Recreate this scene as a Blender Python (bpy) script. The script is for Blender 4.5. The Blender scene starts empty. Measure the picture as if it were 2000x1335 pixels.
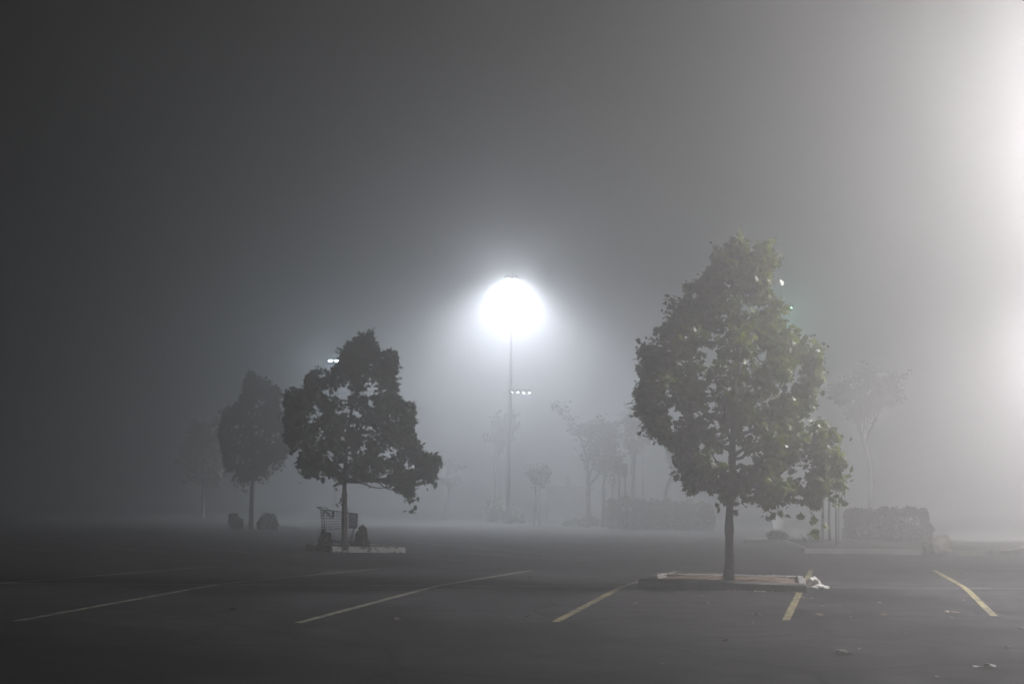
import bpy, bmesh, math, random
from mathutils import Vector, Matrix, noise
R = math.radians
sc = bpy.context.scene
col = sc.collection
# ------------------------------------------------------------------ camera
F = 3000.0                      # focal length in photo pixels (2000 wide)
CZ = 1.6
PITCH = math.atan2(302.5, F)
ROLL = R(1.03)
cd = bpy.data.cameras.new('camera'); cam = bpy.data.objects.new('camera', cd); col.objects.link(cam)
cd.sensor_width = 36; cd.lens = 36 * F / 2000; cd.clip_end = 3000; cd.clip_start = .1
CAMM = Matrix.Translation((0, 0, CZ)) @ (Matrix.Rotation(R(90) + PITCH, 4, 'X') @ Matrix.Rotation(ROLL, 4, 'Z'))
cam.matrix_world = CAMM
sc.camera = cam
# ------------------------------------------------------------------ night sky
w = bpy.data.worlds.new("World"); sc.world = w; w.use_nodes = True
wn = w.node_tree; bg = wn.nodes['Background']
bg.inputs['Color'].default_value = (1.0, .93, .87, 1); bg.inputs["Strength"].default_value = .001
sc.view_settings.view_transform = 'Standard'; sc.view_settings.look = 'None'
sc.view_settings.gamma = 1; sc.view_settings.exposure = 0
cy = sc.cycles
cy.volume_bounces = 1; cy.max_bounces = 6; cy.diffuse_bounces = 2; cy.glossy_bounces = 2
cy.transmission_bounces = 3; cy.transparent_max_bounces = 8
cy.use_denoising = True
cy.sample_clamp_indirect = 3

rnd = random.Random(11)
FOG = .0205; ANISO = .79; FOG_TOP = 22.0
# ------------------------------------------------------------------ helpers
def pix(px, py, Y):
    """point at forward distance Y seen at photo pixel (px, py)"""
    d = CAMM.to_3x3() @ Vector(((px - 1000) / F, (667.5 - py) / F, -1))
    return CAMM.translation + d * (Y / d.y)
NX, NY = -.219, .976
def gq(x, y): return x * NX + (y - 22.2) * NY
def hq(q):
    if q > 18: q = 18
    if q < -30: q = -30
    return .33 + .0009 * q - .0142 * (math.sqrt(q * q + .0225) - .15)
def gz(x, y): return hq(gq(x, y))
def ground_at(px, py):
    d = CAMM.to_3x3() @ Vector(((px - 1000) / F, (667.5 - py) / F, -1)); d /= d.y
    y = 5.0
    while y < 400:
        p = CAMM.translation + d * y
        if p.z <= gz(p.x, p.y): break
        y += .02
    p.z = gz(p.x, p.y); return p
def on_ground(px, Y):
    p = pix(px, 1000, Y); p.z = gz(p.x, p.y); return p
def top_z(px, py, Y): return pix(px, py, Y).z

class MB:
    def __init__(s): s.v = []; s.f = []
    def add(s, vs, fs):
        n = len(s.v); s.v += [tuple(p) for p in vs]; s.f += [tuple(i + n for i in f) for f in fs]
    def box(s, c, d, M=None):
        c = Vector(c); hx, hy, hz = d[0] / 2, d[1] / 2, d[2] / 2
        vs = [Vector((x, y, z)) for x in (-hx, hx) for y in (-hy, hy) for z in (-hz, hz)]
        if M: vs = [M @ v for v in vs]
        s.add([c + v for v in vs], [(0, 1, 3, 2), (4, 6, 7, 5), (0, 4, 5, 1), (2, 3, 7, 6), (0, 2, 6, 4), (1, 5, 7, 3)])
    def tube(s, pts, rs, n=8, caps=True):
        pts = [Vector(p) for p in pts]; k = len(pts)
        if not isinstance(rs, (list, tuple)): rs = [rs] * k
        base = len(s.v); ref = Vector((.31, .95, .12))
        for i, p in enumerate(pts):
            t = (pts[min(i + 1, k - 1)] - pts[max(i - 1, 0)]).normalized()
            a = t.cross(ref)
            if a.length < .05: a = t.cross(Vector((1, 0, .2)))
            a.normalize(); b = t.cross(a)
            for j in range(n):
                th = 2 * math.pi * j / n
                s.v.append(tuple(p + (a * math.cos(th) + b * math.sin(th)) * rs[i]))
        for i in range(k - 1):
            for j in range(n):
                j2 = (j + 1) % n
                s.f.append((base + i * n + j, base + i * n + j2, base + (i + 1) * n + j2, base + (i + 1) * n + j))
        if caps:
            s.f.append(tuple(base + j for j in range(n))[::-1]); s.f.append(tuple(base + (k - 1) * n + j for j in range(n)))
    def prism(s, poly, z0, z1):
        n = len(poly)
        s.add([(p[0], p[1], z0(p) if callable(z0) else z0) for p in poly] + [(p[0], p[1], z1(p) if callable(z1) else z1) for p in poly],
              [tuple(range(n))[::-1], tuple(range(n, 2 * n))] + [(i, (i + 1) % n, n + (i + 1) % n, n + i) for i in range(n)])
    def build(s, name, m, parent=None, loc=None, smooth=False, bevel=0):
        me = bpy.data.meshes.new(name)
        L = Vector(loc) if loc is not None else Vector((0, 0, 0))
        base = L if parent is None else PARLOC.get(parent.name, Vector((0, 0, 0)))
        if loc is None and parent is None: base = Vector((0, 0, 0))
        me.from_pydata([tuple(Vector(v) - base) for v in s.v], [], s.f)
        me.materials.append(m)
        if smooth:
            for p in me.polygons: p.use_smooth = True
        o = bpy.data.objects.new(name, me); col.objects.link(o)
        if parent is None: o.location = base; PARLOC[o.name] = base.copy()
        else: o.parent = parent; PARLOC[o.name] = base.copy()
        if bevel:
            b = o.modifiers.new('bevel', 'BEVEL'); b.width = bevel; b.segments = 2; b.limit_method = 'ANGLE'
        return o
PARLOC = {}
def tag(o, label=None, cat=None, group=None, kind=None):
    if label: o['label'] = label
    if cat: o['category'] = cat
    if group: o['group'] = group
    if kind: o['kind'] = kind
    return o
def empty(name, loc, label, cat, group=None):
    o = bpy.data.objects.new(name, None); col.objects.link(o); o.location = loc
    PARLOC[o.name] = Vector(loc); o.empty_display_size = .3
    return tag(o, label, cat, group)

# ------------------------------------------------------------------ materials
def new_mat(name):
    m = bpy.data.materials.new(name); m.use_nodes = True
    return m, m.node_tree, m.node_tree.nodes['Principled BSDF']
def noisy(name, c1, c2, scale=5, rough=.7, bump=0, bscale=40, spec=.3, metal=0, detail=6, coord='Object', lo=.35, hi=.65):
    m, nt, b = new_mat(name); N = nt.nodes.new; L = nt.links.new
    tc = N('ShaderNodeTexCoord'); no = N('ShaderNodeTexNoise'); no.inputs['Scale'].default_value = scale; no.inputs['Detail'].default_value = detail
    L(tc.outputs[coord], no.inputs['Vector'])
    r = N('ShaderNodeMapRange'); r.inputs[1].default_value = lo; r.inputs[2].default_value = hi; L(no.outputs[0], r.inputs[0])
    mx = N('ShaderNodeMix'); mx.data_type = 'RGBA'; mx.inputs[6].default_value = (*c1, 1); mx.inputs[7].default_value = (*c2, 1)
    L(r.outputs[0], mx.inputs[0]); L(mx.outputs[2], b.inputs['Base Color'])
    b.inputs['Roughness'].default_value = rough; b.inputs['Specular IOR Level'].default_value = spec; b.inputs['Metallic'].default_value = metal
    if bump:
        n2 = N('ShaderNodeTexNoise'); n2.inputs['Scale'].default_value = bscale; n2.inputs['Detail'].default_value = 5
        L(tc.outputs[coord], n2.inputs['Vector'])
        bp = N('ShaderNodeBump'); bp.inputs['Strength'].default_value = bump; bp.inputs['Distance'].default_value = .02
        L(n2.outputs[0], bp.inputs['Height']); L(bp.outputs[0], b.inputs['Normal'])
    return m
def emis(name, c, s):
    m, nt, b = new_mat(name)
    b.inputs['Base Color'].default_value = (.8, .8, .8, 1); b.inputs['Emission Color'].default_value = (*c, 1); b.inputs['Emission Strength'].default_value = s
    return m
def leafmat(name, c1, c2, rough=.38, trans=.35, scale=4):
    m = noisy(name, c1, c2, scale, rough, spec=.5, detail=3, lo=.38, hi=.62)
    nt = m.node_tree; N = nt.nodes.new; L = nt.links.new
    b = nt.nodes['Principled BSDF']; o = nt.nodes['Material Output']
    t = N('ShaderNodeBsdfTranslucent'); mx = N('ShaderNodeMixShader'); mx.inputs[0].default_value = trans
    src = b.inputs['Base Color'].links[0].from_socket
    g = N('ShaderNodeMix'); g.data_type = 'RGBA'; g.blend_type = 'MULTIPLY'; g.inputs[0].default_value = 1; g.inputs[7].default_value = (1.25, 1.3, .8, 1)
    L(src, g.inputs[6]); L(g.outputs[2], t.inputs['Color'])
    L(b.outputs[0], mx.inputs[1]); L(t.outputs[0], mx.inputs[2]); L(mx.outputs[0], o.inputs['Surface'])
    return m
def asphalt_mat():
    m, nt, b = new_mat('asphalt'); N = nt.nodes.new; L = nt.links.new
    tc = N('ShaderNodeTexCoord')
    def no(scale, det=5, w=None):
        n = N('ShaderNodeTexNoise'); n.inputs['Scale'].default_value = scale; n.inputs['Detail'].default_value = det
        L(tc.outputs['Object'], n.inputs['Vector']); return n.outputs[0]
    def mr(s, a, bb, c, d):
        r = N('ShaderNodeMapRange'); r.inputs[1].default_value = a; r.inputs[2].default_value = bb; r.inputs[3].default_value = c; r.inputs[4].default_value = d
        L(s, r.inputs[0]); return r.outputs[0]
    def mul(a, bb):
        x = N('ShaderNodeMath'); x.operation = 'MULTIPLY'; L(a, x.inputs[0]); L(bb, x.inputs[1]); return x.outputs[0]
    large = mr(no(.35, 4), .3, .7, .3, 1.7); mid = mr(no(2.6, 6), .3, .7, .5, 1.5); fine = mr(no(55, 4), .3, .7, .65, 1.4)
    vo = N('ShaderNodeTexVoronoi'); vo.feature = 'DISTANCE_TO_EDGE'; vo.inputs['Scale'].default_value = .42
    wn_ = N('ShaderNodeTexNoise'); wn_.inputs['Scale'].default_value = 1.3; wn_.inputs['Detail'].default_value = 6; L(tc.outputs['Object'], wn_.inputs['Vector'])
    ad = N('ShaderNodeMix'); ad.data_type = 'VECTOR'; ad.inputs[0].default_value = .22; L(tc.outputs['Object'], ad.inputs[4]); L(wn_.outputs[1], ad.inputs[5]); L(ad.outputs[1], vo.inputs['Vector'])
    crack = mr(vo.outputs['Distance'], .0, .02, .2, 1.0)
    k = mul(mul(large, mid), mul(fine, crack))
    cm = N('ShaderNodeMix'); cm.data_type = 'RGBA'; cm.blend_type = 'MULTIPLY'; cm.inputs[0].default_value = 1; cm.inputs[6].default_value = (.029, .0276, .0305, 1)
    cb = N('ShaderNodeCombineColor'); [L(k, cb.inputs[i]) for i in range(3)]; L(cb.outputs[0], cm.inputs[7]); L(cm.outputs[2], b.inputs['Base Color'])
    L(mr(no(1.1, 5), .35, .65, .8, .95), b.inputs['Roughness']); b.inputs['Specular IOR Level'].default_value = .12
    bp = N('ShaderNodeBump'); bp.inputs['Strength'].default_value = .55; bp.inputs['Distance'].default_value = .002
    L(no(70, 4), bp.inputs['Height']); L(bp.outputs[0], b.inputs['Normal'])
    return m
def paint_mat(name, c, wear=.5):
    m = noisy(name, c, (.05, .048, .045), 9, .55, .3, 60, .4, detail=9, lo=wear, hi=wear + .12)
    return m
M_asph = asphalt_mat()
M_yel = paint_mat('worn yellow paint', (.33, .28, .13), .48)
M_pale = paint_mat('worn pale paint', (.34, .33, .25), .49)
M_thin = paint_mat('thin seam paint', (.42, .42, .42), .50)
M_kerb = noisy('concrete kerb', (.26, .25, .24), (.17, .165, .16), 3, .85, .4, 30)
M_kerbp = noisy('pale concrete kerb', (.55, .53, .50), (.38, .36, .34), 2, .85, .4, 30)
M_kerbw = noisy('white painted kerb', (.72, .71, .68), (.16, .155, .15), 5, .8, .4, 30, lo=.55, hi=.6)
M_mulch = noisy('leaf mulch', (.24, .17, .12), (.07, .05, .038), 28, .95, 1.0, 60)
M_soil = noisy('bare soil', (.12, .10, .08), (.06, .052, .045), 2.5, .95, .8, 30)
M_bark = noisy('plane bark', (.17, .15, .125), (.075, .066, .055), 9, .85, .8, 35)
M_bark2 = noisy('dark bark', (.018, .016, .015), (.012, .011, .010), 9, .9, .5, 30)
M_leaf = leafmat('plane leaf', (.062, .084, .022), (.125, .142, .040), .42, .38)
M_leafd = leafmat('dark plane leaf', (.050, .060, .026), (.085, .088, .040), .42, .28)
M_leafa = leafmat('autumn leaf', (.022, .020, .015), (.016, .018, .012), .95, .1)
M_bush = leafmat('bush leaf', (.035, .05, .022), (.06, .07, .03), .55, .2, 3)
M_bushr = leafmat('reddish bush leaf', (.07, .045, .03), (.045, .045, .028), .55, .2, 3)
M_dead = noisy('dry fallen leaf', (.20, .13, .075), (.10, .065, .04), 12, .6, spec=.5)
M_deadp = noisy('pale dry leaf', (.55, .48, .38), (.32, .26, .19), 12, .5, spec=.5)
M_paper_litkerb = noisy('crumpled paper and lit kerb end', (.75, .74, .70), (.5, .48, .45), 10, .7)
M_pole = noisy('dark painted steel', (.03, .03, .03), (.02, .02, .02), 3, .85, spec=.1)
M_galv = noisy('galvanised steel', (.36, .37, .37), (.26, .27, .27), 8, .45, metal=.7)
M_wire = noisy('dull chrome wire', (.10, .10, .11), (.06, .06, .07), 8, .4, metal=.6)
M_plas = noisy('blue grey plastic', (.05, .07, .12), (.035, .05, .085), 6, .5)
M_plasl = noisy('light grey plastic', (.32, .36, .42), (.25, .28, .33), 6, .5)
M_blk = noisy('black rubber', (.02, .02, .02), (.03, .03, .03), 6, .7)
M_rock = noisy('pale rock', (.90, .87, .80), (.62, .57, .50), 4, .9, .9, 12)
M_rockd = noisy('grey rock', (.20, .185, .17), (.12, .11, .10), 4, .9, .9, 12)
M_wall = noisy('grey render', (.12, .12, .12), (.09, .09, .09), 1, .9)
M_roof = noisy('dark roofing', (.06, .06, .062), (.045, .045, .045), 1, .8)

# ------------------------------------------------------------------ ground
def sheet(name, us, qs, m, lift=0, kind='structure'):
    """strip of ground in (along-crest u, across-crest q) axes following the slope"""
    b = MB(); vs = []
    for q in qs:
        for u in us:
            x = NY * u + NX * q; y = 22.2 - NX * u + NY * q
            vs.append((x, y, hq(q) + lift))
    n = len(us)
    b.add(vs, [(i * n + j, i * n + j + 1, (i + 1) * n + j + 1, (i + 1) * n + j) for i in range(len(qs) - 1) for j in range(n - 1)])
    o = b.build(name, m); tag(o, kind=kind); return o
qs = [-1200, -60, -30, -20, -10, -5, -2, -1] + [i * .05 for i in range(-12, 13)] + [1, 2, 5, 10, 14, 18, 25, 60, 1500]
sheet('ground', [-1500, -200, -50, 0, 50, 200, 1500], qs, M_asph)

M_cover = noisy('darkened ground cover', (.012, .013, .009), (.007, .008, .006), .8, .95, .6, 12)
sheet('darkened_planted_verge', [-200, -60, -20, 0, 20, 60, 200], [47, 52, 70, 300], M_cover, .02)  # planted edge, blackened and drawn over the asphalt to mute the lamp's ground pool
def strip(name, pts, w, m, lift=.004, n=24):
    """painted line following the ground between plan points"""
    b = MB(); P_ = [Vector((p[0], p[1])) for p in pts]; vs = []
    seg = []
    for i in range(len(P_) - 1):
        for k in range(n): seg.append(P_[i].lerp(P_[i + 1], k / n))
    seg.append(P_[-1])
    for i, p in enumerate(seg):
        t = (seg[min(i + 1, len(seg) - 1)] - seg[max(i - 1, 0)]).normalized(); s = Vector((t.y, -t.x))
        j1 = 1 + .10 * noise.noise(Vector((p.x * 3, p.y * 3, w))); j2 = 1 + .10 * noise.noise(Vector((p.x * 3, p.y * 3, 9 + w)))
        for sg, j in ((-1, j1), (1, j2)):
            e = p + s * sg * w / 2 * j; vs.append((e.x, e.y, gz(e.x, e.y) + lift))
    b.add(vs, [(2 * i, 2 * i + 1, 2 * i + 3, 2 * i + 2) for i in range(len(seg) - 1)])
    o = b.build(name, m); tag(o, kind='structure'); return o
def gl(*pp): return [ground_at(a, c_) for a, c_ in pp]
crest = lambda u, q=0: (NY * u + NX * q, 22.2 - NX * u + NY * q)
for m_, pp in ((M_pale, ((-60, 1146), (190, 1124), (420, 1105))), (M_pale, ((30, 1213), (470, 1136), (740, 1110))),
               (M_pale, ((582, 1216), (870, 1141), (1040, 1113))), (M_yel, ((1085, 1214), (1228, 1141), (1320, 1115))),
               (M_yel, ((1535, 1211), (1572, 1140), (1584, 1113))), (M_yel, ((1942, 1203), (1872, 1140), (1824, 1113)))):
    strip('parking_line', gl(*pp), .092, m_)
strip('pavement_seam', [crest(-14), crest(24)], .05, M_thin, .007, 80)
for pp in (((880, 1061), (1180, 1091)), ((700, 1066), (985, 1083)), ((740, 1083), (905, 1094)), ((900, 1078), (1140, 1094)),
           ((1060, 1065), (1300, 1079)), ((960, 1048), (1180, 1062)), ((84, 1052), (371, 1083)), ((21, 1069), (122, 1076)), ((287, 1059), (595, 1086)),
           ((490, 1056), (625, 1066)), ((1230, 1060), (1430, 1069)), ((790, 1056), (960, 1074))):
    strip('parking_line', gl(*pp), .10, M_pale)

# ------------------------------------------------------------------ foliage
LEAF = [(0, .02), (.20, -.10), (.30, .10), (.58, .04), (.44, .26), (.66, .46), (.37, .46), (.32, .64), (.13, .66), (0, 1.0),
        (-.13, .66), (-.32, .64), (-.37, .46), (-.66, .46), (-.44, .26), (-.58, .04), (-.30, .10), (-.20, -.10)]
LEAF2 = [(0, 0), (.5, .08), (.3, .35), (.42, .55), (0, 1), (-.42, .55), (-.3, .35), (-.5, .08)]
def add_leaf(b, p, d, nrm, s, shape, curl=.25):
    y = d.normalized(); x = y.cross(nrm)
    if x.length < 1e-3: x = y.cross(Vector((1, 0, 0)))
    x.normalize(); z = x.cross(y)
    n = len(b.v)
    b.v.append(tuple(p + y * .3 * s))
    for (lx, ly) in shape:
        b.v.append(tuple(p + (x * lx + y * ly - z * (curl * (abs(lx) ** 1.5 + .5 * ly * ly))) * s))
    k = len(shape)
    for i in range(k): b.f.append((n, n + 1 + i, n + 1 + (i + 1) % k))
def inpoly(x, y, poly):
    c = False; j = len(poly) - 1
    for i in range(len(poly)):
        a, bb = poly[i], poly[j]
        if (a[1] > y) != (bb[1] > y) and x < (bb[0] - a[0]) * (y - a[1]) / (bb[1] - a[1]) + a[0]: c = not c
        j = i
    return c
def span(poly, y):
    xs = []
    for i in range(len(poly)):
        a, bb = poly[i - 1], poly[i]
        if (a[1] > y) != (bb[1] > y): xs.append((bb[0] - a[0]) * (y - a[1]) / (bb[1] - a[1]) + a[0])
    return (min(xs), max(xs)) if xs else None
def rv(r): return Vector((r.gauss(0, 1), r.gauss(0, 1), r.gauss(0, 1)))
def crown_tree(name, Y, axis, base_r, top_r, poly, ncl, nleaf, lsize, label, cat='tree', group=None, leaf=None, bark=None, shape=LEAF, seed=1, spread=.3, knots=(), lift=0, sprig=None, gaps=(), void=-.46, shoots=120):
    """axis: photo pixels of the trunk line from base to crown top"""
    r = random.Random(seed); K = Y / F
    b0 = on_ground(axis[0][0], Y); b0.z += lift
    root = empty(name, b0, label, cat, group)
    ap = [b0] + [pix(a, c_, Y) for a, c_ in axis[1:]]
    # trunk
    t = MB(); pts = []; rs = []
    L_ = [0]
    for i in range(1, len(ap)): L_.append(L_[-1] + (ap[i] - ap[i - 1]).length)
    def along(d):
        for i in range(1, len(ap)):
            if d <= L_[i] or i == len(ap) - 1:
                return ap[i - 1].lerp(ap[i], (d - L_[i - 1]) / max(1e-6, L_[i] - L_[i - 1]))
    nseg = int(L_[-1] / .09)
    for i in range(nseg + 1):
        d = L_[-1] * i / nseg; p = along(d); f = i / nseg
        rr = base_r + (top_r - base_r) * f ** .8
        rr *= 1 + .10 * noise.noise(Vector((d * 2.3, seed, 0))) + (.5 * math.exp(-d / .08) if base_r > .03 else 0)
        for kz in knots: rr *= 1 + .38 * math.exp(-((p.z - kz) / .05) ** 2)
        p = p + Vector((.012 * noise.noise(Vector((d * 1.7, 3, seed))), .012 * noise.noise(Vector((d * 1.7, 8, seed))), 0))
        if i == 0: p = p - Vector((0, 0, .06))
        pts.append(p); rs.append(rr)
    t.tube(pts, rs, 12); t.build('trunk', bark or M_bark, root, smooth=True)
    lb = MB(); lf = MB()
    miny = min(p[1] for p in poly); maxy = max(p[1] for p in poly)
    minx = min(p[0] for p in poly); maxx = max(p[0] for p in poly)
    cls = []
    per = [(Vector(poly[i - 1]), Vector(poly[i])) for i in range(len(poly))]
    plen = [(a - c_).length for a, c_ in per]
    cen = Vector((sum(p[0] for p in poly) / len(poly), sum(p[1] for p in poly) / len(poly)))
    while len(cls) < ncl:
        if r.random() < .45:                    # twigs that reach the outline
            a, c_ = r.choices(per, plen)[0]; e = a.lerp(c_, r.random())
            e = e + (Vector((axis[-1][0] * .5 + cen.x * .5, e.y + 10)) - e).normalized() * r.uniform(.0, .14) / K
            edge = True
        else:
            e = Vector((r.uniform(minx, maxx), r.uniform(miny, maxy))); edge = False
        if not inpoly(e.x, e.y, poly): continue
        if any((e.x - gx) ** 2 + (e.y - gy) ** 2 < gr * gr for gx, gy, gr in gaps): continue
        sp = span(poly, e.y)
        w = (sp[1] - sp[0]) / 2; xc = (sp[1] + sp[0]) / 2
        dm = math.sqrt(max(0, w * w - (e.x - xc) ** 2)) * K
        dm = min(dm, 1.35) 
        cls.append((e.x, e.y, r.uniform(-1, 1) * dm if not edge else r.uniform(-.6, .6) * dm))
    crown_bottom = pix(axis[0][0], maxy - .10 * (maxy - miny), Y).z
    C3 = [pix(cx, cyy, Y + dy) for (cx, cyy, dy) in cls]
    ax3 = lambda z: min(pts, key=lambda p: abs(p.z - z))
    order = sorted(range(len(C3)), key=lambda k: -(C3[k] - ax3(C3[k].z)).length)
    nodes = [(p, .5) for p in pts if p.z > crown_bottom]; limbs = []
    for k in order:                             # main limbs first: far ends, well apart
        if len(limbs) >= 22: break
        c = C3[k]
        if all((c - C3[l]).length > .16 * (top_z(cen.x, miny, Y) - crown_bottom) for l in limbs): limbs.append(k)
    def limb(s0, c, r0, n_=9, sag=.12):
        ln = (c - s0).length; wob = rv(r) * .035 * ln; path = []
        for i_ in range(n_ + 1):
            f = i_ / n_; path.append(s0.lerp(c, f) + Vector((0, 0, -sag * ln * math.sin(math.pi * f) * (1 - f * .5))) + wob * math.sin(6.3 * f))
        lb.tube(path, [r0 + (.004 - r0) * (i_ / n_) ** .8 for i_ in range(n_ + 1)], 6, False)
        return path
    for k in limbs:
        c = C3[k]; a_ = ax3(c.z); h = max(crown_bottom, c.z - .75 * Vector((c.x - a_.x, c.y - a_.y)).length)
        path = limb(ax3(h), c, min(base_r * .45, .012 + .016 * (c - ax3(h)).length))
        nodes += [(p, 0) for p in path[2:]]
    ND = []
    for k, c in enumerate(C3):
        if k in limbs: ND.append((c - ax3(c.z - .5)).normalized()); continue
        s0 = min(nodes, key=lambda n_: (n_[0] - c).length + .6 * max(0, n_[0].z - c.z + .1))[0]
        path = limb(s0, c, .010, 5, .06); nodes += [(p, 0) for p in path[2:4]]
        ND.append((c - s0).normalized() if (c - s0).length > .1 else Vector((0, 0, 1)))
    for c, outd in zip(C3, ND):
        for k in range(nleaf):
            q = c - outd * r.uniform(0, spread * 1.6) + rv(r).normalized() * spread * .75 * r.random() ** .5
            v_ = q - CAMM.translation; vc = CAMM.to_3x3().transposed() @ v_
            ppx = 1000 + F * vc.x / -vc.z; ppy = 667.5 - F * vc.y / -vc.z
            if not inpoly(ppx, ppy, poly) and r.random() < .88: continue
            if noise.noise(Vector((q.x * 2.1 / lsize * .17, q.z * 2.1 / lsize * .17, q.y * .45 + seed * 3))) < void: continue
            if any((ppx - gx) ** 2 + (ppy - gy) ** 2 < (gr * .8) ** 2 for gx, gy, gr in gaps): continue
            dirn = outd * .8 + rv(r) * .55 + Vector((0, 0, -.35))
            nr = Vector((0, 0, 1)) + rv(r) * .75
            add_leaf(lf, q, dirn, nr, lsize * r.uniform(.6, 1.15), shape, r.uniform(.1, .5))
    for k in range(shoots):                     # young shoots poking out of the outline
        a, c_ = r.choices(per, plen)[0]; e = a.lerp(c_, r.random())
        o2_ = (e - Vector((axis[-2][0], e.y + 40 * (1 if e.y < maxy - 40 else -.5)))).normalized()
        e0 = e - o2_ * .30 / K; dy = r.uniform(-.35, .35); p0 = pix(e0.x, e0.y, Y + dy); e1 = e + o2_ * r.uniform(-.04, .07) * (lsize / .17) / K
        p1 = pix(e1.x, e1.y, Y + dy) + Vector((0, 0, .05)); dd = (p1 - p0)
        lb.tube([p0, p0.lerp(p1, .5) - Vector((0, 0, .02)), p1], [.006, .004, .003], 4, False)
        for j in range(9):
            f = j / 8; q = p0.lerp(p1, f) + rv(r) * .012
            add_leaf(lf, q, dd.normalized() * .7 + rv(r) * .8 + Vector((0, 0, -.1)), Vector((0, 0, 1)) + rv(r) * .8, lsize * (1.0 - .6 * f) * r.uniform(.7, 1.1), shape, .3)
    if sprig:
        for (sx, sy, n_) in sprig:
            c = pix(sx, sy, Y)
            for k in range(n_): add_leaf(lf, c + rv(r) * .05, rv(r) + Vector((-.5, 0, .5)), rv(r), lsize * .5, shape)
    lb.build('branches', bark or M_bark, root, smooth=True)
    lf.build('crown', leaf or M_leaf, root)
    return root

PLANES = 'young plane trees in the parking lot'
poly1 = [(1437,467),(1445,458),(1452,470),(1475,478),(1485,484),(1497,468),(1503,488),(1520,515),(1500,530),(1505,552),(1495,570),(1512,576),(1527,600),(1508,614),(1533,640),(1548,660),(1562,672),(1590,660),(1607,655),(1612,685),(1600,700),(1611,735),(1585,762),(1557,772),(1588,785),(1580,803),(1540,814),(1556,832),(1600,823),(1642,850),(1612,872),(1655,905),(1635,922),(1650,945),(1610,960),(1600,985),(1578,992),(1560,965),(1545,950),(1520,966),(1508,990),(1480,986),(1462,968),(1440,966),(1425,982),(1405,975),(1385,960),(1342,956),(1335,932),(1352,915),(1315,905),(1325,882),(1300,866),(1288,850),(1254,862),(1262,835),(1248,800),(1237,770),(1254,745),(1250,730),(1264,715),(1248,680),(1252,668),(1285,668),(1300,640),(1303,582),(1325,592),(1340,600),(1343,555),(1370,550),(1378,535),(1395,520),(1393,485),(1415,492)]
pt1 = ground_at(1423, 1140); Y1 = 22.9
crown_tree('plane_tree', Y1, [(1423, 1135), (1426, 985), (1432, 850), (1442, 650), (1446, 480)], .072, .018, poly1, 400, 36, .122,
           'tall leafy green plane tree in the mulched kerbed island at right, glinting leaves', seed=5, lift=.10, spread=.24,
           knots=(1.2, 1.75, 2.2), group=PLANES, gaps=((1345, 890, 14), (1372, 868, 9), (1430, 700, 6), (1545, 815, 8), (1270, 730, 6), (1500, 560, 5)))
poly2 = [(705,662),(716,652),(727,646),(735,668),(740,692),(757,684),(772,686),(775,710),(768,735),(776,752),(770,775),(790,780),(800,792),(809,788),(805,815),(806,840),(800,858),(820,873),(826,890),(840,892),(857,885),(862,898),(845,925),(815,932),(800,942),(813,965),(800,969),(780,947),(740,940),(700,934),(690,930),(660,932),(640,918),(625,932),(598,925),(580,905),(585,892),(605,900),(598,880),(575,866),(560,865),(560,830),(557,768),(575,762),(598,768),(599,735),(620,718),(640,728),(660,712),(668,688),(690,664)]
Y2 = 40.3
crown_tree('plane_tree', Y2, [(675, 1070), (673, 935), (680, 830), (702, 740), (716, 665)], .082, .02, poly2, 400, 36, .145,
           'dark plane tree with a low side branch, standing in front of the shopping cart', seed=8, lift=.12, spread=.26,
           knots=(1.55, 1.15, .95), group=PLANES, leaf=M_leafd, sprig=((667, 983, 7),), gaps=((622, 838, 5), (678, 815, 4), (708, 845, 4), (598, 820, 3), (612, 925, 4), (745, 795, 4), (775, 880, 3)), void=-.8)
poly3 = [(480,738),(488,728),(510,740),(530,750),(547,762),(540,790),(549,810),(562,815),(566,850),(556,888),(540,895),(522,905),(515,925),(500,930),(480,935),(462,915),(437,905),(432,850),(437,800),(455,795),(470,785),(478,760)]
crown_tree('plane_tree', 64, [(491, 1022), (493, 930), (492, 850), (500, 745)], .11, .03, poly3, 260, 30, .20,
           'grey plane tree fading in fog between two low bushes, second from the left', seed=12, group=PLANES, leaf=M_leafd, shape=LEAF2, spread=.36, void=-.58)
poly4 = [(380,822),(402,838),(425,815),(442,835),(436,870),(434,910),(425,935),(397,946),(370,932),(356,900),(365,860)]
crown_tree('plane_tree', 88, [(397, 1018), (397, 940), (400, 830)], .10, .03, poly4, 160, 22, .26,
           'faintest plane tree at far left, nearly lost in the fog', seed=14, group=PLANES, leaf=M_leafd, shape=LEAF2, spread=.4, void=-.6)

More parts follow.
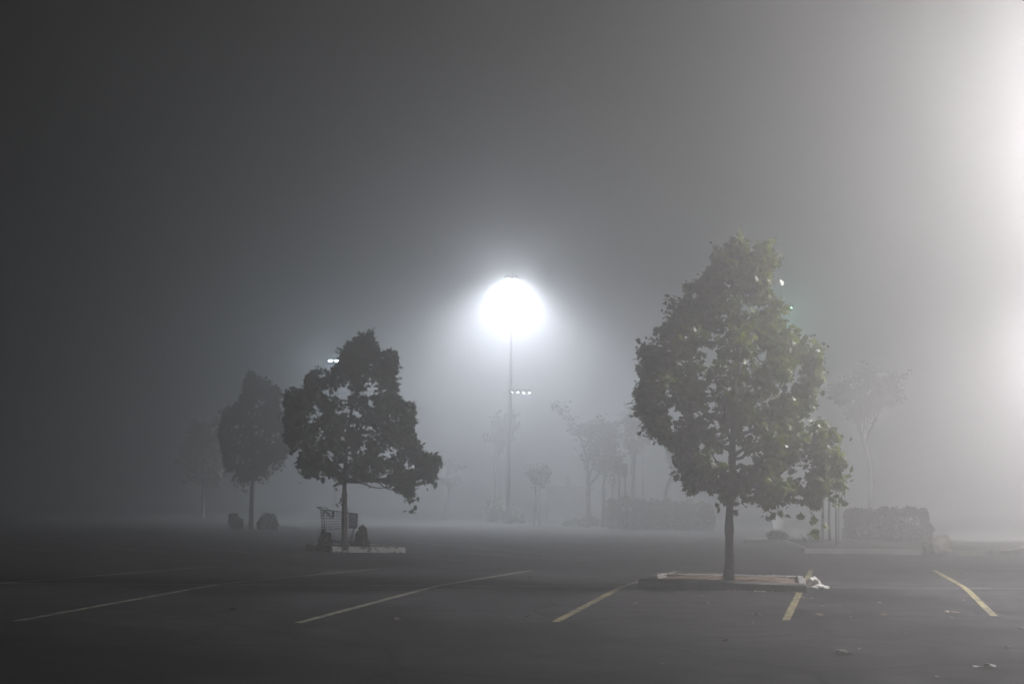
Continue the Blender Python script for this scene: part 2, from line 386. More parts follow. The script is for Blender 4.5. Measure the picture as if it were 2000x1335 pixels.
def bare_tree(name, px, Y, topy, wpx, label, seed, split=.35, trunk_r=.12, leaves=500, lsize=.13, group=None, low=.0, stems=1, cat='tree', leaf=None):
    r = random.Random(seed); b0 = on_ground(px, Y); H = top_z(px, topy, Y) - b0.z; W = wpx * Y / F / 2
    root = empty(name, b0, label, cat, group); t = MB(); br = MB(); tips = []
    def grow(p, d, ln, rad, lev, mb):
        n = 5; path = [p]; q = p.copy(); dd = d.copy()
        for i in range(n):
            dd = (dd + rv(r) * .10 + Vector((0, 0, .05))).normalized(); q = q + dd * ln / n; path.append(q.copy())
        mb.tube(path, [rad * (1 - .5 * i / n) for i in range(n + 1)], 6 if lev < 2 else 4, False)
        if lev >= 2: tips.extend(path[2:])
        if lev >= 4: return
        for k in range(3 if lev else 6):
            f = r.uniform(.35, 1) if lev else r.uniform(.2, 1)
            s = path[min(n, int(f * n + .5))]
            a = r.uniform(0, 2 * math.pi); sd = Vector((math.cos(a) * W / max(W, H * .35), math.sin(a), 0)) * (.75 if lev else .6) + dd * .8 + Vector((0, 0, .1))
            grow(s, sd.normalized(), ln * r.uniform(.5, .72), rad * .55, lev + 1, br)
    for s_ in range(stems):
        off = Vector(((s_ - (stems - 1) / 2) * .28, 0, 0))
        th = H * split; pts = [b0 + off - Vector((0, 0, .05)), b0 + off + Vector((r.uniform(-.05, .05), 0, th * .5)), b0 + off * .8 + Vector((0, 0, th))]
        t.tube(pts, [trunk_r * 1.2, trunk_r, trunk_r * .85], 8)
        grow(pts[-1] - Vector((0, 0, .03)), Vector((0, 0, 1)), H * (1 - split) * .62, trunk_r * .8, 0, br)
    # keep the crown inside its width
    c = MB(); zt = b0.z + H
    for k in range(leaves):
        p = r.choice(tips) + rv(r) * .12
        add_leaf(c, p, rv(r), rv(r), lsize * r.uniform(.6, 1.2), LEAF2)
    def squash(mb):
        cx = max((abs(v[0] - b0.x) for v in br.v), default=1); zz = max((v[2] for v in br.v), default=1)
        fx = min(1.6, W / max(cx, .1)); fz = (zt - b0.z - H * split) / max(.1, zz - b0.z - H * split)
        zs = b0.z + H * split
        mb.v = [(b0.x + (v[0] - b0.x) * fx, b0.y + (v[1] - b0.y) * fx, zs + (v[2] - zs) * (fz if v[2] > zs else 1)) for v in mb.v]
    squash(c); brv = list(br.v); squash(br)
    t.build('trunk', M_bark2, root, smooth=True); br.build('branches', M_bark2, root, smooth=True); c.build('crown', leaf or M_leafa, root)
    return root
FAR = 'thin trees fading in the fog behind the hedges'
bare_tree('staked_tree', 1049, 80.5, 905, 52, 'small round headed tree with two thin stems right of the tall lamp post', 21, .48, .035, 900, .12, stems=2)
bare_tree('thin_tree', 1148, 82, 785, 155, 'broad thin tree with low forking trunk, centre of the foggy background', 22, .25, .13, 2000, .15, FAR)
bare_tree('thin_tree', 1178, 81, 830, 60, 'slender leaning thin tree just left of the dark signal post', 23, .42, .10, 700, .14, FAR)
bare_tree('thin_tree', 1236, 82.5, 770, 90, 'tall thin tree just right of the dark signal post', 24, .3, .11, 1400, .15, FAR)
bare_tree('thin_tree', 1300, 79, 872, 96, 'low spreading thin tree rising over the middle hedge', 25, .42, .13, 1300, .13, FAR)
bare_tree('thin_tree', 1196, 78, 890, 70, 'low twiggy tree around the foot of the dark signal post', 26, .4, .05, 450, .12, FAR)
bare_tree('thin_tree', 968, 97, 800, 90, 'pale tree ghosting behind the tall lamp post', 27, .3, .16, 1300, .2, FAR)
bare_tree('thin_tree', 872, 96, 900, 60, 'very faint low tree left of the tall lamp post', 28, .3, .10, 400, .2, FAR)
bare_tree('thin_tree', 1614, 56, 900, 60, 'thin double trunk under the right edge of the big plane tree', 29, .6, .05, 150, .14, FAR, stems=2)
bare_tree('thin_tree', 1700, 78, 715, 190, 'tall pale tree behind the boxy hedge at right', 30, .3, .14, 3000, .18, FAR)

def bush(name, x0, x1, y0, y1, Y, label, seed, n=1500, ls=.10, m=None, group=None, boxy=False, depth=None, cone=False):
    r = random.Random(seed); c = on_ground((x0 + x1) / 2, Y); K = Y / F
    W = (x1 - x0) / 2 * K; zt = top_z((x0 + x1) / 2, y0, Y) - c.z; D = (depth or W)
    root = empty(name, c, label, 'hedge' if boxy else 'bush', group); lf = MB(); st = MB()
    blobs = []
    for k in range(9):
        z_ = r.uniform(.15, .72); lim = (1 - z_) if cone else (1 - z_ * z_) ** .5; rb = r.uniform(.22, .40) * (.8 if cone else 1)
        blobs.append((r.uniform(-1, 1) * max(0, lim - rb), r.uniform(-1, 1) * max(0, lim - rb), z_, rb, min(rb, 1 - z_) * r.uniform(.7, 1)))
    for k in range(9):
        a = r.uniform(0, 6.28); e = c + Vector((math.cos(a) * W * .6, math.sin(a) * D * .6, zt * r.uniform(.6, .85)))
        s0 = c + Vector((math.cos(a) * W * .2, math.sin(a) * D * .2, -.03))
        st.tube([s0, s0.lerp(e, .5) + rv(r) * .05, e], [.02, .014, .006], 5, False)
    for k in range(n):
        if boxy:
            p = Vector((r.uniform(-1, 1), r.uniform(-1, 1), r.uniform(.02, 1))); ax = r.choice((0, 0, 1, 1, 2, 2))
            if ax < 2: p[ax] = (1 if p[ax] > 0 else -1) * r.uniform(.85, 1)
            else: p[2] = r.uniform(.88, 1)
            kx = 1 - .25 * max(0, p.z - .8) / .2 * abs(p.x) ** 3
            q = Vector((p.x * W * kx, p.y * D * kx, p.z * zt))
        else:
            bl = blobs[r.randrange(len(blobs))]; u_ = rv(r).normalized() * r.uniform(.6, 1.1) ** .6
            q = Vector(((bl[0] + u_.x * bl[3]) * W, (bl[1] + u_.y * bl[3]) * D, (bl[2] + u_.z * bl[4]) * zt))
            if q.z < .02: q.z = r.uniform(.02, .25) * zt
        q *= 1 + (.22 if boxy else .12) * noise.noise(q * 2.2 + Vector((seed, 0, 0)))
        q.z = max(.02, q.z)
        out = Vector((q.x, q.y, q.z * .6)).normalized()
        add_leaf(lf, c + q, out + rv(r) * .6, out + rv(r) * .7, ls * r.uniform(.6, 1.3), LEAF2)
    st.build('stems', M_bark2, root); lf.build('foliage', m or M_bush, root); return root
HG = 'clipped hedges along the far edge of the lot'
bush('hedge', 1192, 1264, 979, 1042, 76, 'left and tallest hedge of the middle row, at the foot of the dark signal post', 1, 4200, .13, None, HG, True, .8)
bush('hedge', 1266, 1338, 984, 1042, 76.5, 'middle hedge of three, under the low spreading tree', 2, 4200, .13, None, HG, True, .8)
bush('hedge', 1342, 1390, 987, 1042, 76, 'right and narrowest hedge of the middle row, left of the big trunk', 3, 3000, .13, None, HG, True, .7)
bush('hedge', 1657, 1730, 1000, 1062, 59, 'left half of the boxy hedge behind the right kerb', 4, 4200, .10, None, HG, True, .7)
bush('hedge', 1732, 1806, 998, 1062, 58, 'right half of the boxy hedge, just left of the boulders', 5, 4200, .10, None, HG, True, .7)
LB = 'low bushes at the lot edges'
bush('bush', 1482, 1544, 1034, 1056, 56, 'flat low bush right of the big trunk, left of a pair', 6, 1600, .09, None, LB)
bush('bush', 1548, 1612, 1033, 1058, 54, 'flat low bush beside the thin post, right of a pair', 7, 1600, .09, None, LB)
bush('bush', 1096, 1176, 1005, 1036, 80, 'rounded low bush in mid fog left of the hedge row', 8, 2000, .14, None, LB)
bush('bush', 940, 1026, 970, 1018, 89, 'large bush hiding the foot of the tall lamp post', 9, 2600, .16, None, LB)
bush('bush', 445, 477, 1001, 1022, 63, 'small low bush left of the foggy second tree', 10, 1300, .10, None, LB)
bush('bush', 500, 541, 993, 1022, 63.5, 'rounded bush right of the foggy second tree', 11, 1800, .10, None, LB)
bush('bush', 624, 652, 1036, 1070, 41.0, 'small dark shrub under the cart, left of the trunk', 12, 1500, .07, None, 'shrubs in the far island')
bush('bush', 686, 730, 1024, 1070, 40.9, 'reddish pointed shrub right of the trunk in front of the cart', 13, 2200, .075, M_bushr, 'shrubs in the far island', cone=True)

# ------------------------------------------------------------------ kerbed islands
def ring(poly, w):
    """inset polygon (plan)"""
    n = len(poly); P_ = [Vector((p[0], p[1])) for p in poly]; A = sum(P_[i - 1].x * P_[i].y - P_[i].x * P_[i - 1].y for i in range(n)); sg = 1 if A > 0 else -1
    out = []
    for i in range(n):
        a = (P_[i] - P_[i - 1]).normalized(); b_ = (P_[(i + 1) % n] - P_[i]).normalized()
        n1 = Vector((-a.y, a.x)) * sg; n2 = Vector((-b_.y, b_.x)) * sg; m_ = (n1 + n2)
        m_ = m_ / max(.3, m_.length_squared) * 2
        out.append(P_[i] + m_ * w)
    return out
def island(name, poly, h, w, label, m_k, m_in, fill_h, seed=0):
    c = sum((Vector((p[0], p[1])) for p in poly), Vector((0, 0))) / len(poly); base = Vector((c.x, c.y, gz(c.x, c.y)))
    root = empty(name, base, label, 'kerbed island')
    # subdivide edges so chips and waviness show
    dense = []
    for i in range(len(poly)):
        a = Vector((poly[i][0], poly[i][1])); b_ = Vector((poly[(i + 1) % len(poly)][0], poly[(i + 1) % len(poly)][1])); k = max(1, int((b_ - a).length / .25))
        dense += [a.lerp(b_, j / k) for j in range(k)]
    inn = ring(dense, w); n = len(dense); k = MB(); vs = []
    out2 = ring(dense, .025); in2 = ring(dense, w - .02)
    for i in range(n):
        p, p2, q2, q = dense[i], out2[i], in2[i], inn[i]
        g = gz(p.x, p.y); ch = .012 * noise.noise(Vector((p.x * 4, p.y * 4, seed))); z = g + h + ch
        vs += [(p.x, p.y, g - .08), (p.x, p.y, z - .03), (p2.x, p2.y, z), (q2.x, q2.y, z), (q.x, q.y, z - .02), (q.x, q.y, g - .02)]
    fs = []
    for i in range(n):
        j = (i + 1) % n
        for e in range(5): fs.append((i * 6 + e, j * 6 + e, j * 6 + e + 1, i * 6 + e + 1))
    k.add(vs, fs); k.build('kerb', m_k, root)
    # fill: lumpy surface
    f = MB(); cc = sum(inn, Vector((0, 0))) / n; rings = 14; vs = []
    for r_ in range(rings + 1):
        for i in range(n):
            p = inn[i].lerp(cc, r_ / rings); bump = .022 * noise.noise(Vector((p.x * 7, p.y * 7, seed))) + .012 * noise.noise(Vector((p.x * 25, p.y * 25, seed)))
            vs.append((p.x, p.y, gz(p.x, p.y) + fill_h + (bump if r_ else 0) + .03 * min(1, r_ / 4)))
    fs = [(r_ * n + i, r_ * n + (i + 1) % n, (r_ + 1) * n + (i + 1) % n, (r_ + 1) * n + i) for r_ in range(rings) for i in range(n)]
    f.add(vs, fs); f.build('planting_bed', m_in, root); return root
FL = ground_at(1246, 1147); FR = ground_at(1575, 1157)
eu = Vector((FR.x - FL.x, FR.y - FL.y)).normalized(); ev = Vector((-eu.y, eu.x))
W1 = (Vector((FR.x, FR.y)) - Vector((FL.x, FL.y))).length; D1 = 2.5
o1 = Vector((FL.x, FL.y))
island('kerbed_island', [o1, o1 + eu * W1, o1 + eu * (W1 + .12) + ev * D1, o1 + eu * .25 + ev * D1], .13, .12,
       'grey concrete kerbed island filled with brown leaf mulch around the big plane tree', M_kerb, M_mulch, .075, 1)
a2 = ground_at(648, 1078); b2 = ground_at(792, 1079)
eu2 = Vector((b2.x - a2.x, b2.y - a2.y)).normalized(); ev2 = Vector((-eu2.y, eu2.x)); o2 = Vector((a2.x, a2.y)); W2 = (Vector((b2.x, b2.y)) - o2).length
island('kerbed_island', [o2, o2 + eu2 * W2, o2 + eu2 * (W2 - .1) + ev2 * 2.4, o2 - eu2 * .3 + ev2 * 2.4], .15, .14,
       'far kerbed island with chipped white painted edge, shrubs and cart', M_kerbw, M_soil, .10, 2)
pr = [ground_at(a, c_) for a, c_ in ((1572, 1080), (1700, 1081), (1800, 1083), (1900, 1084), (1968, 1083), (1998, 1078), (2030, 1066))]
pr += [Vector((21, 60, 0)), Vector((10.5, 60.5, 0)), ground_at(1452, 1060), ground_at(1530, 1062)]
island('kerbed_island', pr, .15, .16, 'long pale kerbed island at right with boulders and boxy hedge', M_kerbp, M_soil, .12, 3)

# ------------------------------------------------------------------ lamps
def lamp_post(name, hp, px_base, label, color, spot, point, ang=175, blend=.4, heads=2, pr_=.12, emi=60, arm=.5, back=0, inner=0, tip=.72):
    """hp: position of the light; pole beside it"""
    cx_ = px_base; base = Vector((cx_, hp.y, gz(cx_, hp.y)))
    root = empty(name, base, label, 'lamp post', 'tall lamp posts of the lot')
    top = hp.z + .20
    b = MB(); b.tube([base + Vector((0, 0, -.05)), base + Vector((0, 0, .75))], [.30, .28], 16); b.build('footing', M_kerb, root)
    b = MB(); b.tube([base + Vector((0, 0, .75)), Vector((base.x, base.y, top + .03))], [pr_, pr_ * tip], 14); b.build('pole', M_pole, root, smooth=True)
    em = emis('lit lamp glass', color, emi)
    offs = [0] if heads == 1 else [-arm, arm]
    if heads == 4: offs = [.22, .62, 1.02, 1.42]
    b = MB()
    x0 = min([base.x] + [hp.x + o for o in offs]); x1 = max([base.x] + [hp.x + o for o in offs])
    b.box(((x0 + x1) / 2, hp.y + back, top - .03), (x1 - x0 + .05, .08, .08))
    if back: b.box((base.x, hp.y + back / 2, top - .028), (.05, back + .05, .06))
    b.build('arm', M_pole, root)
    for o in offs:
        hw = .5 if heads < 4 else .30
        h = MB(); c = Vector((hp.x + o, hp.y + back, top - .06))
        n = 4; vs = []
        for (w_, z_) in ((hw * .72, .10), (hw, -.02), (hw, -.12)):
            vs += [(c.x + sx * w_ / 2, c.y + sy * w_ * .4, c.z + z_) for sx, sy in ((-1, -1), (1, -1), (1, 1), (-1, 1))]
        h.add(vs, [(8, 9, 10, 11), (3, 2, 1, 0)] + [(r_ * 4 + i, r_ * 4 + (i + 1) % 4, r_ * 4 + 4 + (i + 1) % 4, r_ * 4 + 4 + i) for r_ in range(2) for i in range(4)])
        hd = h.build('lamp_head', M_pole, root, bevel=.015)
        g = MB(); rad = hw * (.33 if heads < 4 else .2)
        for r_ in range(5):
            ph = r_ / 4 * math.pi / 2
            g.v += [(c.x + math.cos(a) * rad * math.cos(ph), c.y + math.sin(a) * rad * math.cos(ph) * .8, c.z - .122 - rad * .7 * math.sin(ph)) for a in [2 * math.pi * i / 14 for i in range(14)]]
        g.f = [(r_ * 14 + i, r_ * 14 + (i + 1) % 14, r_ * 14 + 14 + (i + 1) % 14, r_ * 14 + 14 + i) for r_ in range(4) for i in range(14)]
        g.build('lens', em, hd, smooth=True)
    if heads == 4: lx = [hp.x + .8]
    elif heads == 1: lx = [hp.x]
    else: lx = [hp.x - arm, hp.x + arm]
    for x_ in lx:
        for t_, P_, ag, bl in (('SPOT', spot, ang, blend), ('POINT', point, 0, 0), ('SPOT', inner, 148, .7)):
            if P_ <= 0: continue
            l = bpy.data.lights.new('lamp_light', t_); l.energy = P_ / len(lx); l.color = color; l.shadow_soft_size = .3
            if t_ == 'SPOT': l.spot_size = R(ag); l.spot_blend = bl
            lo = bpy.data.objects.new('lamp_light', l); col.objects.link(lo); lo.parent = root
            lo.location = Vector((x_, hp.y + back, hp.z)) - base
    return root
mp = pix(999, 540, 85)
lamp_post('lamp_post', mp, pix(992, 968, 85).x + .03, 'tallest lamp post at centre with a blinding white glow', (.84, .90, 1.0), 44000, 5200, 175, .5, arm=.16, back=1.1, inner=150000, tip=.35)
rp = pix(2430, 200, 23.5)
lamp_post('lamp_post', rp, rp.x + 1.3, 'lamp post just outside the right edge whose glow fills the corner', (1.0, .965, .97), 2000, 17000, blend=.6, heads=1)
sp_ = pix(2160, 560, 72)  # extra unseen lamp, added to strengthen the lower right glow
lamp_post('lamp_post', sp_, sp_.x + 1.3, 'unseen farther lamp post added beyond the right edge to widen the fog glow', (1.0, .96, .97), 150000, 0, blend=1, heads=1)
lp = pix(651, 704, 117)
lamp_post('lamp_post', lp, pix(662, 704, 117).x, 'bluish lamp post peeking over the left shoulder of the dark plane tree', (.62, .85, 1.0), 4200, 2600, 165, .8, 2, .1, 170, .25)
cp = pix(1541, 601, 87)
lamp_post('lamp_post', cp, pix(1520, 600, 87).x, 'green tinted lamp peeking out right of the big plane tree', (.38, 1.0, .85), 8000, 500, 110, .9, 1, .09, 110)
hp_ = pix(1258, 722, 118)
lamp_post('lamp_post', hp_, hp_.x, 'lamp glowing through the left edge of the big plane tree', (.75, .88, 1.0), 9000, 600, 170, .9, 1, .09, 80)
fp = pix(994, 766, 105)
lamp_post('lamp_post', fp, fp.x - .05, 'small row of four lights on an arm right of the tall post', (.85, .92, 1.0), 900, 0, 120, 1, 4, .07, 160)

# ------------------------------------------------------------------ posts and signals
def post(name, px, Y, topy, rad, label, m=M_galv):
    c = on_ground(px, Y); root = empty(name, c, label, 'post'); zt = top_z(px, topy, Y)
    b = MB(); b.tube([c - Vector((0, 0, .05)), Vector((c.x, c.y, zt))], rad, 10); b.build('shaft', m, root, smooth=True)
    b = MB(); b.tube([Vector((c.x, c.y, zt - .004)), Vector((c.x, c.y, zt + .02))], [rad * 1.2, rad * .9], 10); b.build('cap', m, root)
    b = MB(); b.tube([c + Vector((0, 0, -.02)), c + Vector((0, 0, .16))], [rad * 2.2, rad * 1.9], 10); b.build('base', M_kerb, root)
    return root
post('metal_post', 1632.5, 49.5, 885, .024, 'thin metal post standing on the right kerb island behind the leaves', M_pole)
post('metal_post', 1638, 51.5, 900, .012, 'thinner rod close behind the metal post on the right island', M_pole)
# dark signal post
c = on_ground(1209, 79); root = empty('signal_post', c, 'dark thick post with two boxy signal heads rising behind the hedge', 'signal post')
zt = top_z(1209, 893, 79)
b = MB(); b.tube([c, Vector((c.x, c.y, zt - .02))], .055, 12); b.build('pole', M_pole, root)
b = MB(); b.tube([c + Vector((.30, 0, 0)), Vector((c.x + .30, c.y, zt - .5))], .03, 10); b.build('brace_pole', M_pole, root)
for i, (dx, z0, hh, w_) in enumerate(((0, zt - .85, .85, .24), (.27, zt - 1.0, .70, .26))):
    b = MB(); b.box((c.x + dx, c.y - .02 * (i + 1), z0 + hh / 2), (w_, .30, hh)); hd = b.build('signal_head', M_blk, root, bevel=.02)
    b = MB()
    for k in range(3):
        zc = z0 + hh * (.18 + .32 * k); b.tube([Vector((c.x + dx, c.y + .12, zc)), Vector((c.x + dx, c.y + .34, zc - .01))], .09, 12, False)
    b.build('visor', M_blk, hd)
# pedestrian signal with the red hand
c = on_ground(1530, 92); root = empty('pedestrian_signal', c, 'small red lit crossing signal seen under the big plane tree', 'crossing signal')
zc = top_z(1537, 977, 92); hx = pix(1537, 977, 92).x
b = MB(); b.tube([c, Vector((c.x, c.y, zc + .4))], .04, 10); b.build('pole', M_pole, root)
b = MB(); b.box(((hx + c.x) / 2, c.y, zc + .05), (abs(hx - c.x), .04, .05)); b.build('bracket', M_pole, root)
b = MB(); b.box((hx, c.y, zc), (.42, .22, .46)); hs = b.build('housing', M_pole, root, bevel=.02)
b = MB(); y_ = c.y - .13
b.tube([(hx - .17, y_, zc + .13), (hx - .02, y_, zc + .12)], .016, 6); b.tube([(hx - .02, y_, zc + .13), (hx - .01, y_, zc + .0), (hx + .01, y_, zc - .14)], .016, 6)
b.tube([(hx - .01, y_, zc + .16), (hx - .005, y_, zc + .10)], .045, 8); b.tube([(hx + .01, y_, zc - .12), (hx + .02, y_, zc - .18)], .04, 8)
b.build('red_symbol', emis('red lit symbol', (1, .05, .08), 30), hs)
# low building
c = on_ground(1112, 112); K = 112 / F; z1 = top_z(1112, 950, 112); root = empty('low_building', c, 'low flat roofed building silhouette with a small chimney in the fog', 'building')
w_ = 82 * K
b = MB(); b.box((c.x, c.y + 2.5, (c.z + z1) / 2 - .1), (w_, 5, z1 - c.z - .2)); wl = b.build('wall', M_wall, root)
b = MB(); b.box((c.x, c.y + 2.5, z1 - .08), (w_ + .4, 5.4, .22)); rf = b.build('roof', M_roof, root)
cxx = pix(1110, 940, 113).x; zc = top_z(1110, 930, 113)
b = MB(); b.box((cxx, c.y + 2, (z1 + zc) / 2), (.32, .4, zc - z1)); b.box((cxx, c.y + 2, zc + .02), (.4, .48, .06)); b.build('chimney', M_wall, rf)
for i in range(2):
    b = MB(); b.box((c.x - .7 + i * 1.4, c.y - .01, c.z + 1.3), (.8, .05, .8)); fr = b.build('window', M_blk, wl)

# ------------------------------------------------------------------ boulders
def rock(name, px, Y, w_px, h_px, label, m, seed, dx=0, dep=.5):
    r = random.Random(seed); c = on_ground(px, Y); c.z += .12; K = Y / F
    bm = bmesh.new(); bmesh.ops.create_icosphere(bm, subdivisions=4, radius=1)
    planes = [(rv(r).normalized(), r.uniform(.35, .7)) for _ in range(16)]
    for v in bm.verts:
        for n_, d in planes:
            k = v.co.dot(n_) - d
            if k > 0: v.co -= n_ * k * .9
        v.co *= 1 + .07 * noise.noise(v.co * 2 + Vector((seed, 0, 0))) + .03 * noise.noise(v.co * 6)
        v.co = Vector((v.co.x * w_px * K / 2 * 1.25, v.co.y * dep, (v.co.z * .5 + .30) * h_px * K * 1.3))
    me = bpy.data.meshes.new(name); bm.to_mesh(me); bm.free(); me.materials.append(m)
    o = bpy.data.objects.new(name, me); col.objects.link(o); o.location = c; tag(o, label, 'boulder', 'boulders on the right island'); return o
rock('boulder', 1838, 45.9, 48, 40, 'pale jagged boulder, biggest and brightest on the right kerb', M_rock, 3)
rock('boulder', 1811, 46.4, 30, 24, 'dull grey boulder leaning against the left of the pale boulder', M_rockd, 5, dep=.35)
rock('boulder', 1853, 45.7, 15, 11, 'small pale stone at the right foot of the pale boulder', M_rock, 9, dep=.15)

# ------------------------------------------------------------------ shopping cart
c = on_ground(660, 41.9); c.z += .10
cart = empty('shopping_cart', c, 'empty wire shopping cart behind the dark plane tree trunk', 'shopping cart')
def cp_(x, y, z): return c + Vector((x, y, z))
b = MB()   # basket: wires; x along the cart (handle at -x), tapers to the front
def section(x):
    f = (x + .48) / 1.0
    return (.24 - .05 * f, .42 + .10 * f, .98 - .10 * f)      # half width, bottom z, top z
for i in range(15):
    x = -.40 + .92 * i / 14; hw, z0, z1_ = section(x); xb = x
    b.tube([cp_(xb, -hw, z1_), cp_(xb, -hw * .85, z0), cp_(xb, hw * .85, z0), cp_(xb, hw, z1_)], .0035, 5)
for f in [i / 7 for i in range(8)]:
    for s in (-1, 1):
        b.tube([cp_(x, s * (section(x)[0] * (.85 + .15 * f)), section(x)[1] + (section(x)[2] - section(x)[1]) * f) for x in (-.44, 0, .52)], .010 if f in (0, 1) else .0045, 5)
hw, z0, z1_ = section(.52)
for k in range(9): y_ = -hw + 2 * hw * k / 8; b.tube([cp_(.52, y_ * .85, z0), cp_(.52, y_, z1_)], .0035, 5)
for k in range(7): y_ = -.2 + .4 * k / 6; b.tube([cp_(-.44, y_, .42), cp_(.52, y_ * .8, .52)], .0035, 5)
b.build('basket', M_wire, cart)
b = MB()
for s in (-1, 1):
    b.tube([cp_(-.52, s * .25, 1.03), cp_(-.44, s * .25, .98), cp_(-.36, s * .25, .42), cp_(-.33, s * .25, .16), cp_(.42, s * .19, .13), cp_(.50, s * .17, .16)], .013, 8)
    b.tube([cp_(.36, s * .19, .14), cp_(.46, s * .17, .52)], .011, 8)
b.tube([cp_(-.33, -.25, .16), cp_(-.33, .25, .16)], .011, 8); b.tube([cp_(.42, -.19, .13), cp_(.42, .19, .13)], .011, 8)
b.build('frame', M_wire, cart)
b = MB(); b.tube([cp_(-.54, -.28, 1.035), cp_(-.54, .28, 1.035)], .018, 10); b.tube([cp_(-.30, -.25, 1.03), cp_(-.22, -.24, .97)], .009, 6)
b.tube([cp_(-.52, -.25, 1.04), cp_(-.28, -.25, 1.035), cp_(-.22, -.245, .96)], .008, 6); b.build('handle', M_plas, cart)
b = MB()
for k in range(6): b.tube([cp_(-.36, -.19 + .076 * k, .95), cp_(-.18, -.18 + .072 * k, .78)], .006, 5)
b.box(cp_(-.27, 0, .74), (.22, .40, .02)); b.box(cp_(-.13, 0, .86), (.02, .38, .20)); b.build('child_seat', M_blk, cart)
b = MB(); b.box(cp_(.435, -.222, .69), (.20, .012, .40), Matrix.Rotation(R(-4), 3, 'Z')); pn = b.build('side_panel', M_plas, cart, bevel=.004)
b = MB(); b.box(cp_(.435, -.2305, .72), (.165, .004, .30), Matrix.Rotation(R(-4), 3, 'Z')); b.build('panel_face', M_plasl, pn)
b = MB()
for dx_, dz_, w2, h2 in ((0, .07, .10, .022), (-.039, .0, .022, .12), (.0, -.055, .10, .022), (.039, -.03, .022, .06), (.015, 0, .05, .02)):
    b.box(cp_(.435 + dx_, -.234 + dx_ * -.07, .69 + dz_), (w2, .003, h2), Matrix.Rotation(R(-4), 3, 'Z'))
b.build('panel_mark', M_plas, pn)
for x, y in ((-.30, -.24), (-.30, .24), (.42, -.17), (.42, .17)):
    b = MB(); b.tube([cp_(x, y - .015, .06), cp_(x, y + .015, .06)], .06, 14); wh = b.build('wheel', M_blk, cart)
    b = MB(); b.box(cp_(x, y + .022, .10), (.03, .006, .10)); b.box(cp_(x, y - .022, .10), (.03, .006, .10)); b.box(cp_(x, y, .155), (.035, .055, .012)); b.build('fork', M_wire, wh)

# ------------------------------------------------------------------ fallen leaves and litter
def leaf_mesh(name, m, s, seed):
    r = random.Random(seed); b = MB(); add_leaf(b, Vector((0, 0, .012)), Vector((1, .2, .0)), Vector((.15, .1, 1)), s, LEAF, r.uniform(.3, .7))
    b.v = [(x, y, max(.003, .045 * s / .15 - (.0 if z > 0 else -z) + (z * .5) + .01 * noise.noise(Vector((x * 30, y * 30, seed))))) for x, y, z in b.v]
    mn = min(v[2] for v in b.v); b.v = [(x, y, z - mn + .003) for x, y, z in b.v]
    me = bpy.data.meshes.new(name); me.from_pydata(b.v, [], b.f); me.materials.append(m); return me
LM = [leaf_mesh('fallen_leaf', M_dead, .15, i) for i in range(4)] + [leaf_mesh('fallen_leaf', M_deadp, .10, 10 + i) for i in range(3)]
def drop(p, k, label, group, rz, tilt=0, sc_=1, z=0):
    o = bpy.data.objects.new('fallen_leaf', LM[k]); col.objects.link(o); o.location = (p.x, p.y, gz(p.x, p.y) + .005 + z)
    o.rotation_euler = (tilt, tilt * .5, rz); o.scale = (sc_ * .66, sc_ * .66, sc_ * .5); tag(o, label, 'fallen leaf', group)
spots = [(457, 1192, 0, 1.5), (1240, 1178, 5, .7), (1258, 1192, 0, .8), (1370, 1165, 5, .7), (1385, 1178, 1, 1), (1468, 1200, 5, .9), (1478, 1201, 2, .9), (1470, 1217, 5, .6),
         (1565, 1170, 1, 1.2), (1585, 1169, 5, .8), (1605, 1186, 4, 1), (1605, 1203, 1, 1.1), (1638, 1186, 6, 1.1), (1657, 1205, 4, .7), (1665, 1198, 3, .7), (1720, 1178, 6, .9),
         (1730, 1203, 2, 1.2), (1855, 1196, 5, 1.2), (1857, 1199, 1, 1.5), (1855, 1207, 0, .8), (1885, 1173, 5, .6), (1890, 1120, 5, .9), (1640, 1276, 1, 1.5), (1653, 1276, 5, .8),
         (1676, 1267, 5, .5), (1965, 1266, 6, 1.2), (1900, 1304, 5, 1.1), (1925, 1303, 0, 1.3), (1825, 1324, 6, 1), (1640, 1276, 3, 1.2), (1995, 1230, 6, 1.3), (770, 1210, 2, 1), (1006, 1183, 4, .8),
         (1030, 1206, 3, .9), (998, 1206, 4, .6), (1240, 1179, 4, .6), (1335, 1086, 6, 1.3), (1356, 1087, 4, 1.1), (1400, 1107, 6, 1.2), (1445, 1111, 6, 1.1), (985, 1061, 6, 1.5), (600, 1110, 4, 1), (63, 1137, 4, .9),
         (577, 1071, 6, 1.3), (965, 1106, 6, 1), (1035, 1128, 0, .8), (1180, 1131, 5, .7), (1195, 1134, 5, .6), (1820, 1120, 1, .8), (1170, 1238, 1, .7), (1420, 1252, 2, .8), (1290, 1300, 1, .9), (1540, 1236, 0, .9), (1770, 1240, 3, .8)]
for i, (a, d, k, s) in enumerate(spots):
    drop(ground_at(a, d), k, 'dry curled leaf lying loose on the dark asphalt' if k < 4 else 'small pale curled leaf lying loose on the dark asphalt', 'fallen leaves on the asphalt', rnd.uniform(0, 6.28), rnd.uniform(-.15, .15), s)
for i in range(26):
    f = rnd.random() ** .8; p = o1 + eu * (W1 * (.25 + .75 * f)) - ev * rnd.uniform(.03, .16)
    k = rnd.choice((0, 1, 2, 4, 5, 6)); drop(p, k, 'dead leaf caught along the foot of the near island kerb', 'dead leaves along the near kerb', rnd.uniform(0, 6.28), rnd.uniform(-.3, .3), rnd.uniform(.5, .9))
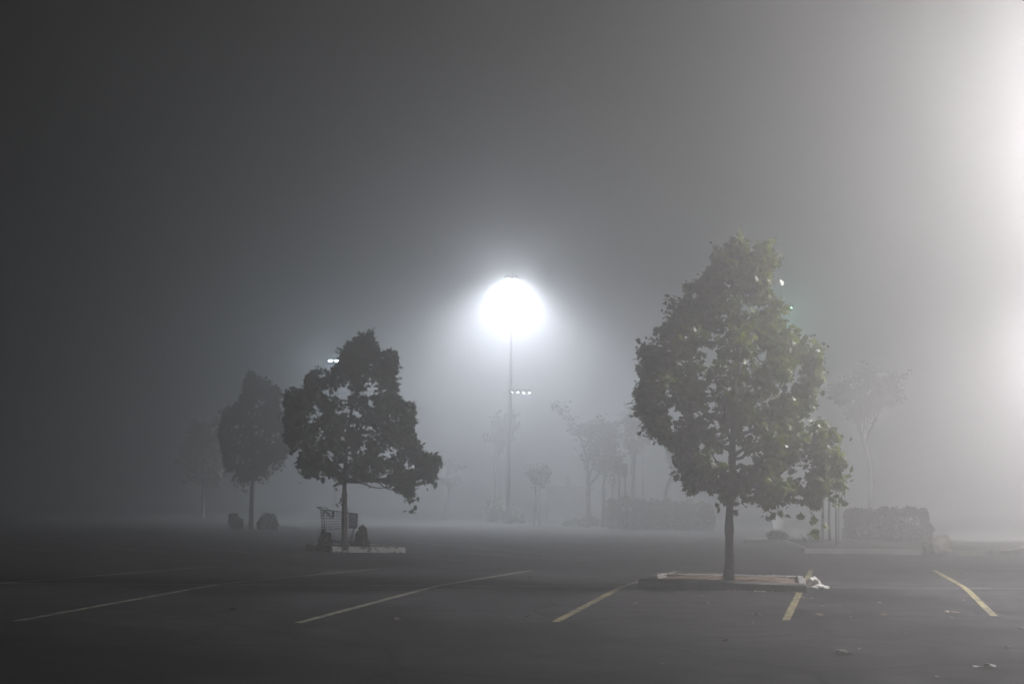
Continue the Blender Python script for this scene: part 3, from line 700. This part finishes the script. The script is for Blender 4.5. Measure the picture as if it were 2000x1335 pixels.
for i in range(22):
    p = o1 + eu * (.3 + (W1 - .5) * rnd.random()) + ev * rnd.uniform(.25, D1 - .3)
    drop(p, rnd.choice((0, 1, 2, 3, 5)), 'dead leaf lying on the mulch under the big plane tree', 'dead leaves on the mulch', rnd.uniform(0, 6.28), rnd.uniform(-.2, .2), rnd.uniform(.5, .9), .14)
for i in range(12):
    p = o2 + eu2 * W2 * rnd.random() - ev2 * rnd.uniform(.03, .2)
    drop(p, rnd.choice((0, 1, 2, 3)), 'dark leaf piled against the far white kerb', 'dark leaves along the white kerb', rnd.uniform(0, 6.28), rnd.uniform(-.3, .3), rnd.uniform(.9, 1.3))
def crumple(name, px, py, w_, h_, label, seed):
    r = random.Random(seed); p = ground_at(px, py); bm = bmesh.new(); bmesh.ops.create_icosphere(bm, subdivisions=3, radius=1)
    for v in bm.verts:
        k = 1 + .45 * noise.noise(v.co * 1.7 + Vector((seed, 0, 0))) + .25 * noise.noise(v.co * 5 + Vector((seed, 0, 0)))
        v.co = Vector((v.co.x * k * w_ / 2, v.co.y * k * w_ / 3, max(0, (v.co.z * k * .7 + .3) * h_)))
    me = bpy.data.meshes.new(name); bm.to_mesh(me); bm.free(); me.materials.append(M_paper_litkerb)
    o = bpy.data.objects.new(name, me); col.objects.link(o); o.location = p + Vector((0, 0, .004)); tag(o, label, 'litter')
crumple('paper_and_lit_kerb', 1602, 1149, .24, .05, 'crumpled white paper on the asphalt right of the near island corner', 4)
crumple('paper_and_lit_kerb', 1588, 1147, .20, .15, 'pale lump imitating the lit right end of the near kerb', 7)  # pale lump added to imitate the lamplit end face of the kerb

# ------------------------------------------------------------------ fog
b = MB(); b.box((0, 150, (FOG_TOP - 1.3) / 2), (480, 420, FOG_TOP + 1.3))
m = bpy.data.materials.new('fog'); m.use_nodes = True; nt = m.node_tree; nt.nodes.clear()
o_ = nt.nodes.new('ShaderNodeOutputMaterial'); v = nt.nodes.new('ShaderNodeVolumePrincipled'); nt.links.new(v.outputs[0], o_.inputs['Volume'])
v.inputs['Density'].default_value = FOG; v.inputs['Anisotropy'].default_value = ANISO; v.inputs['Color'].default_value = (.91, .905, .90, 1)
tag(b.build('haze', m), kind='stuff')
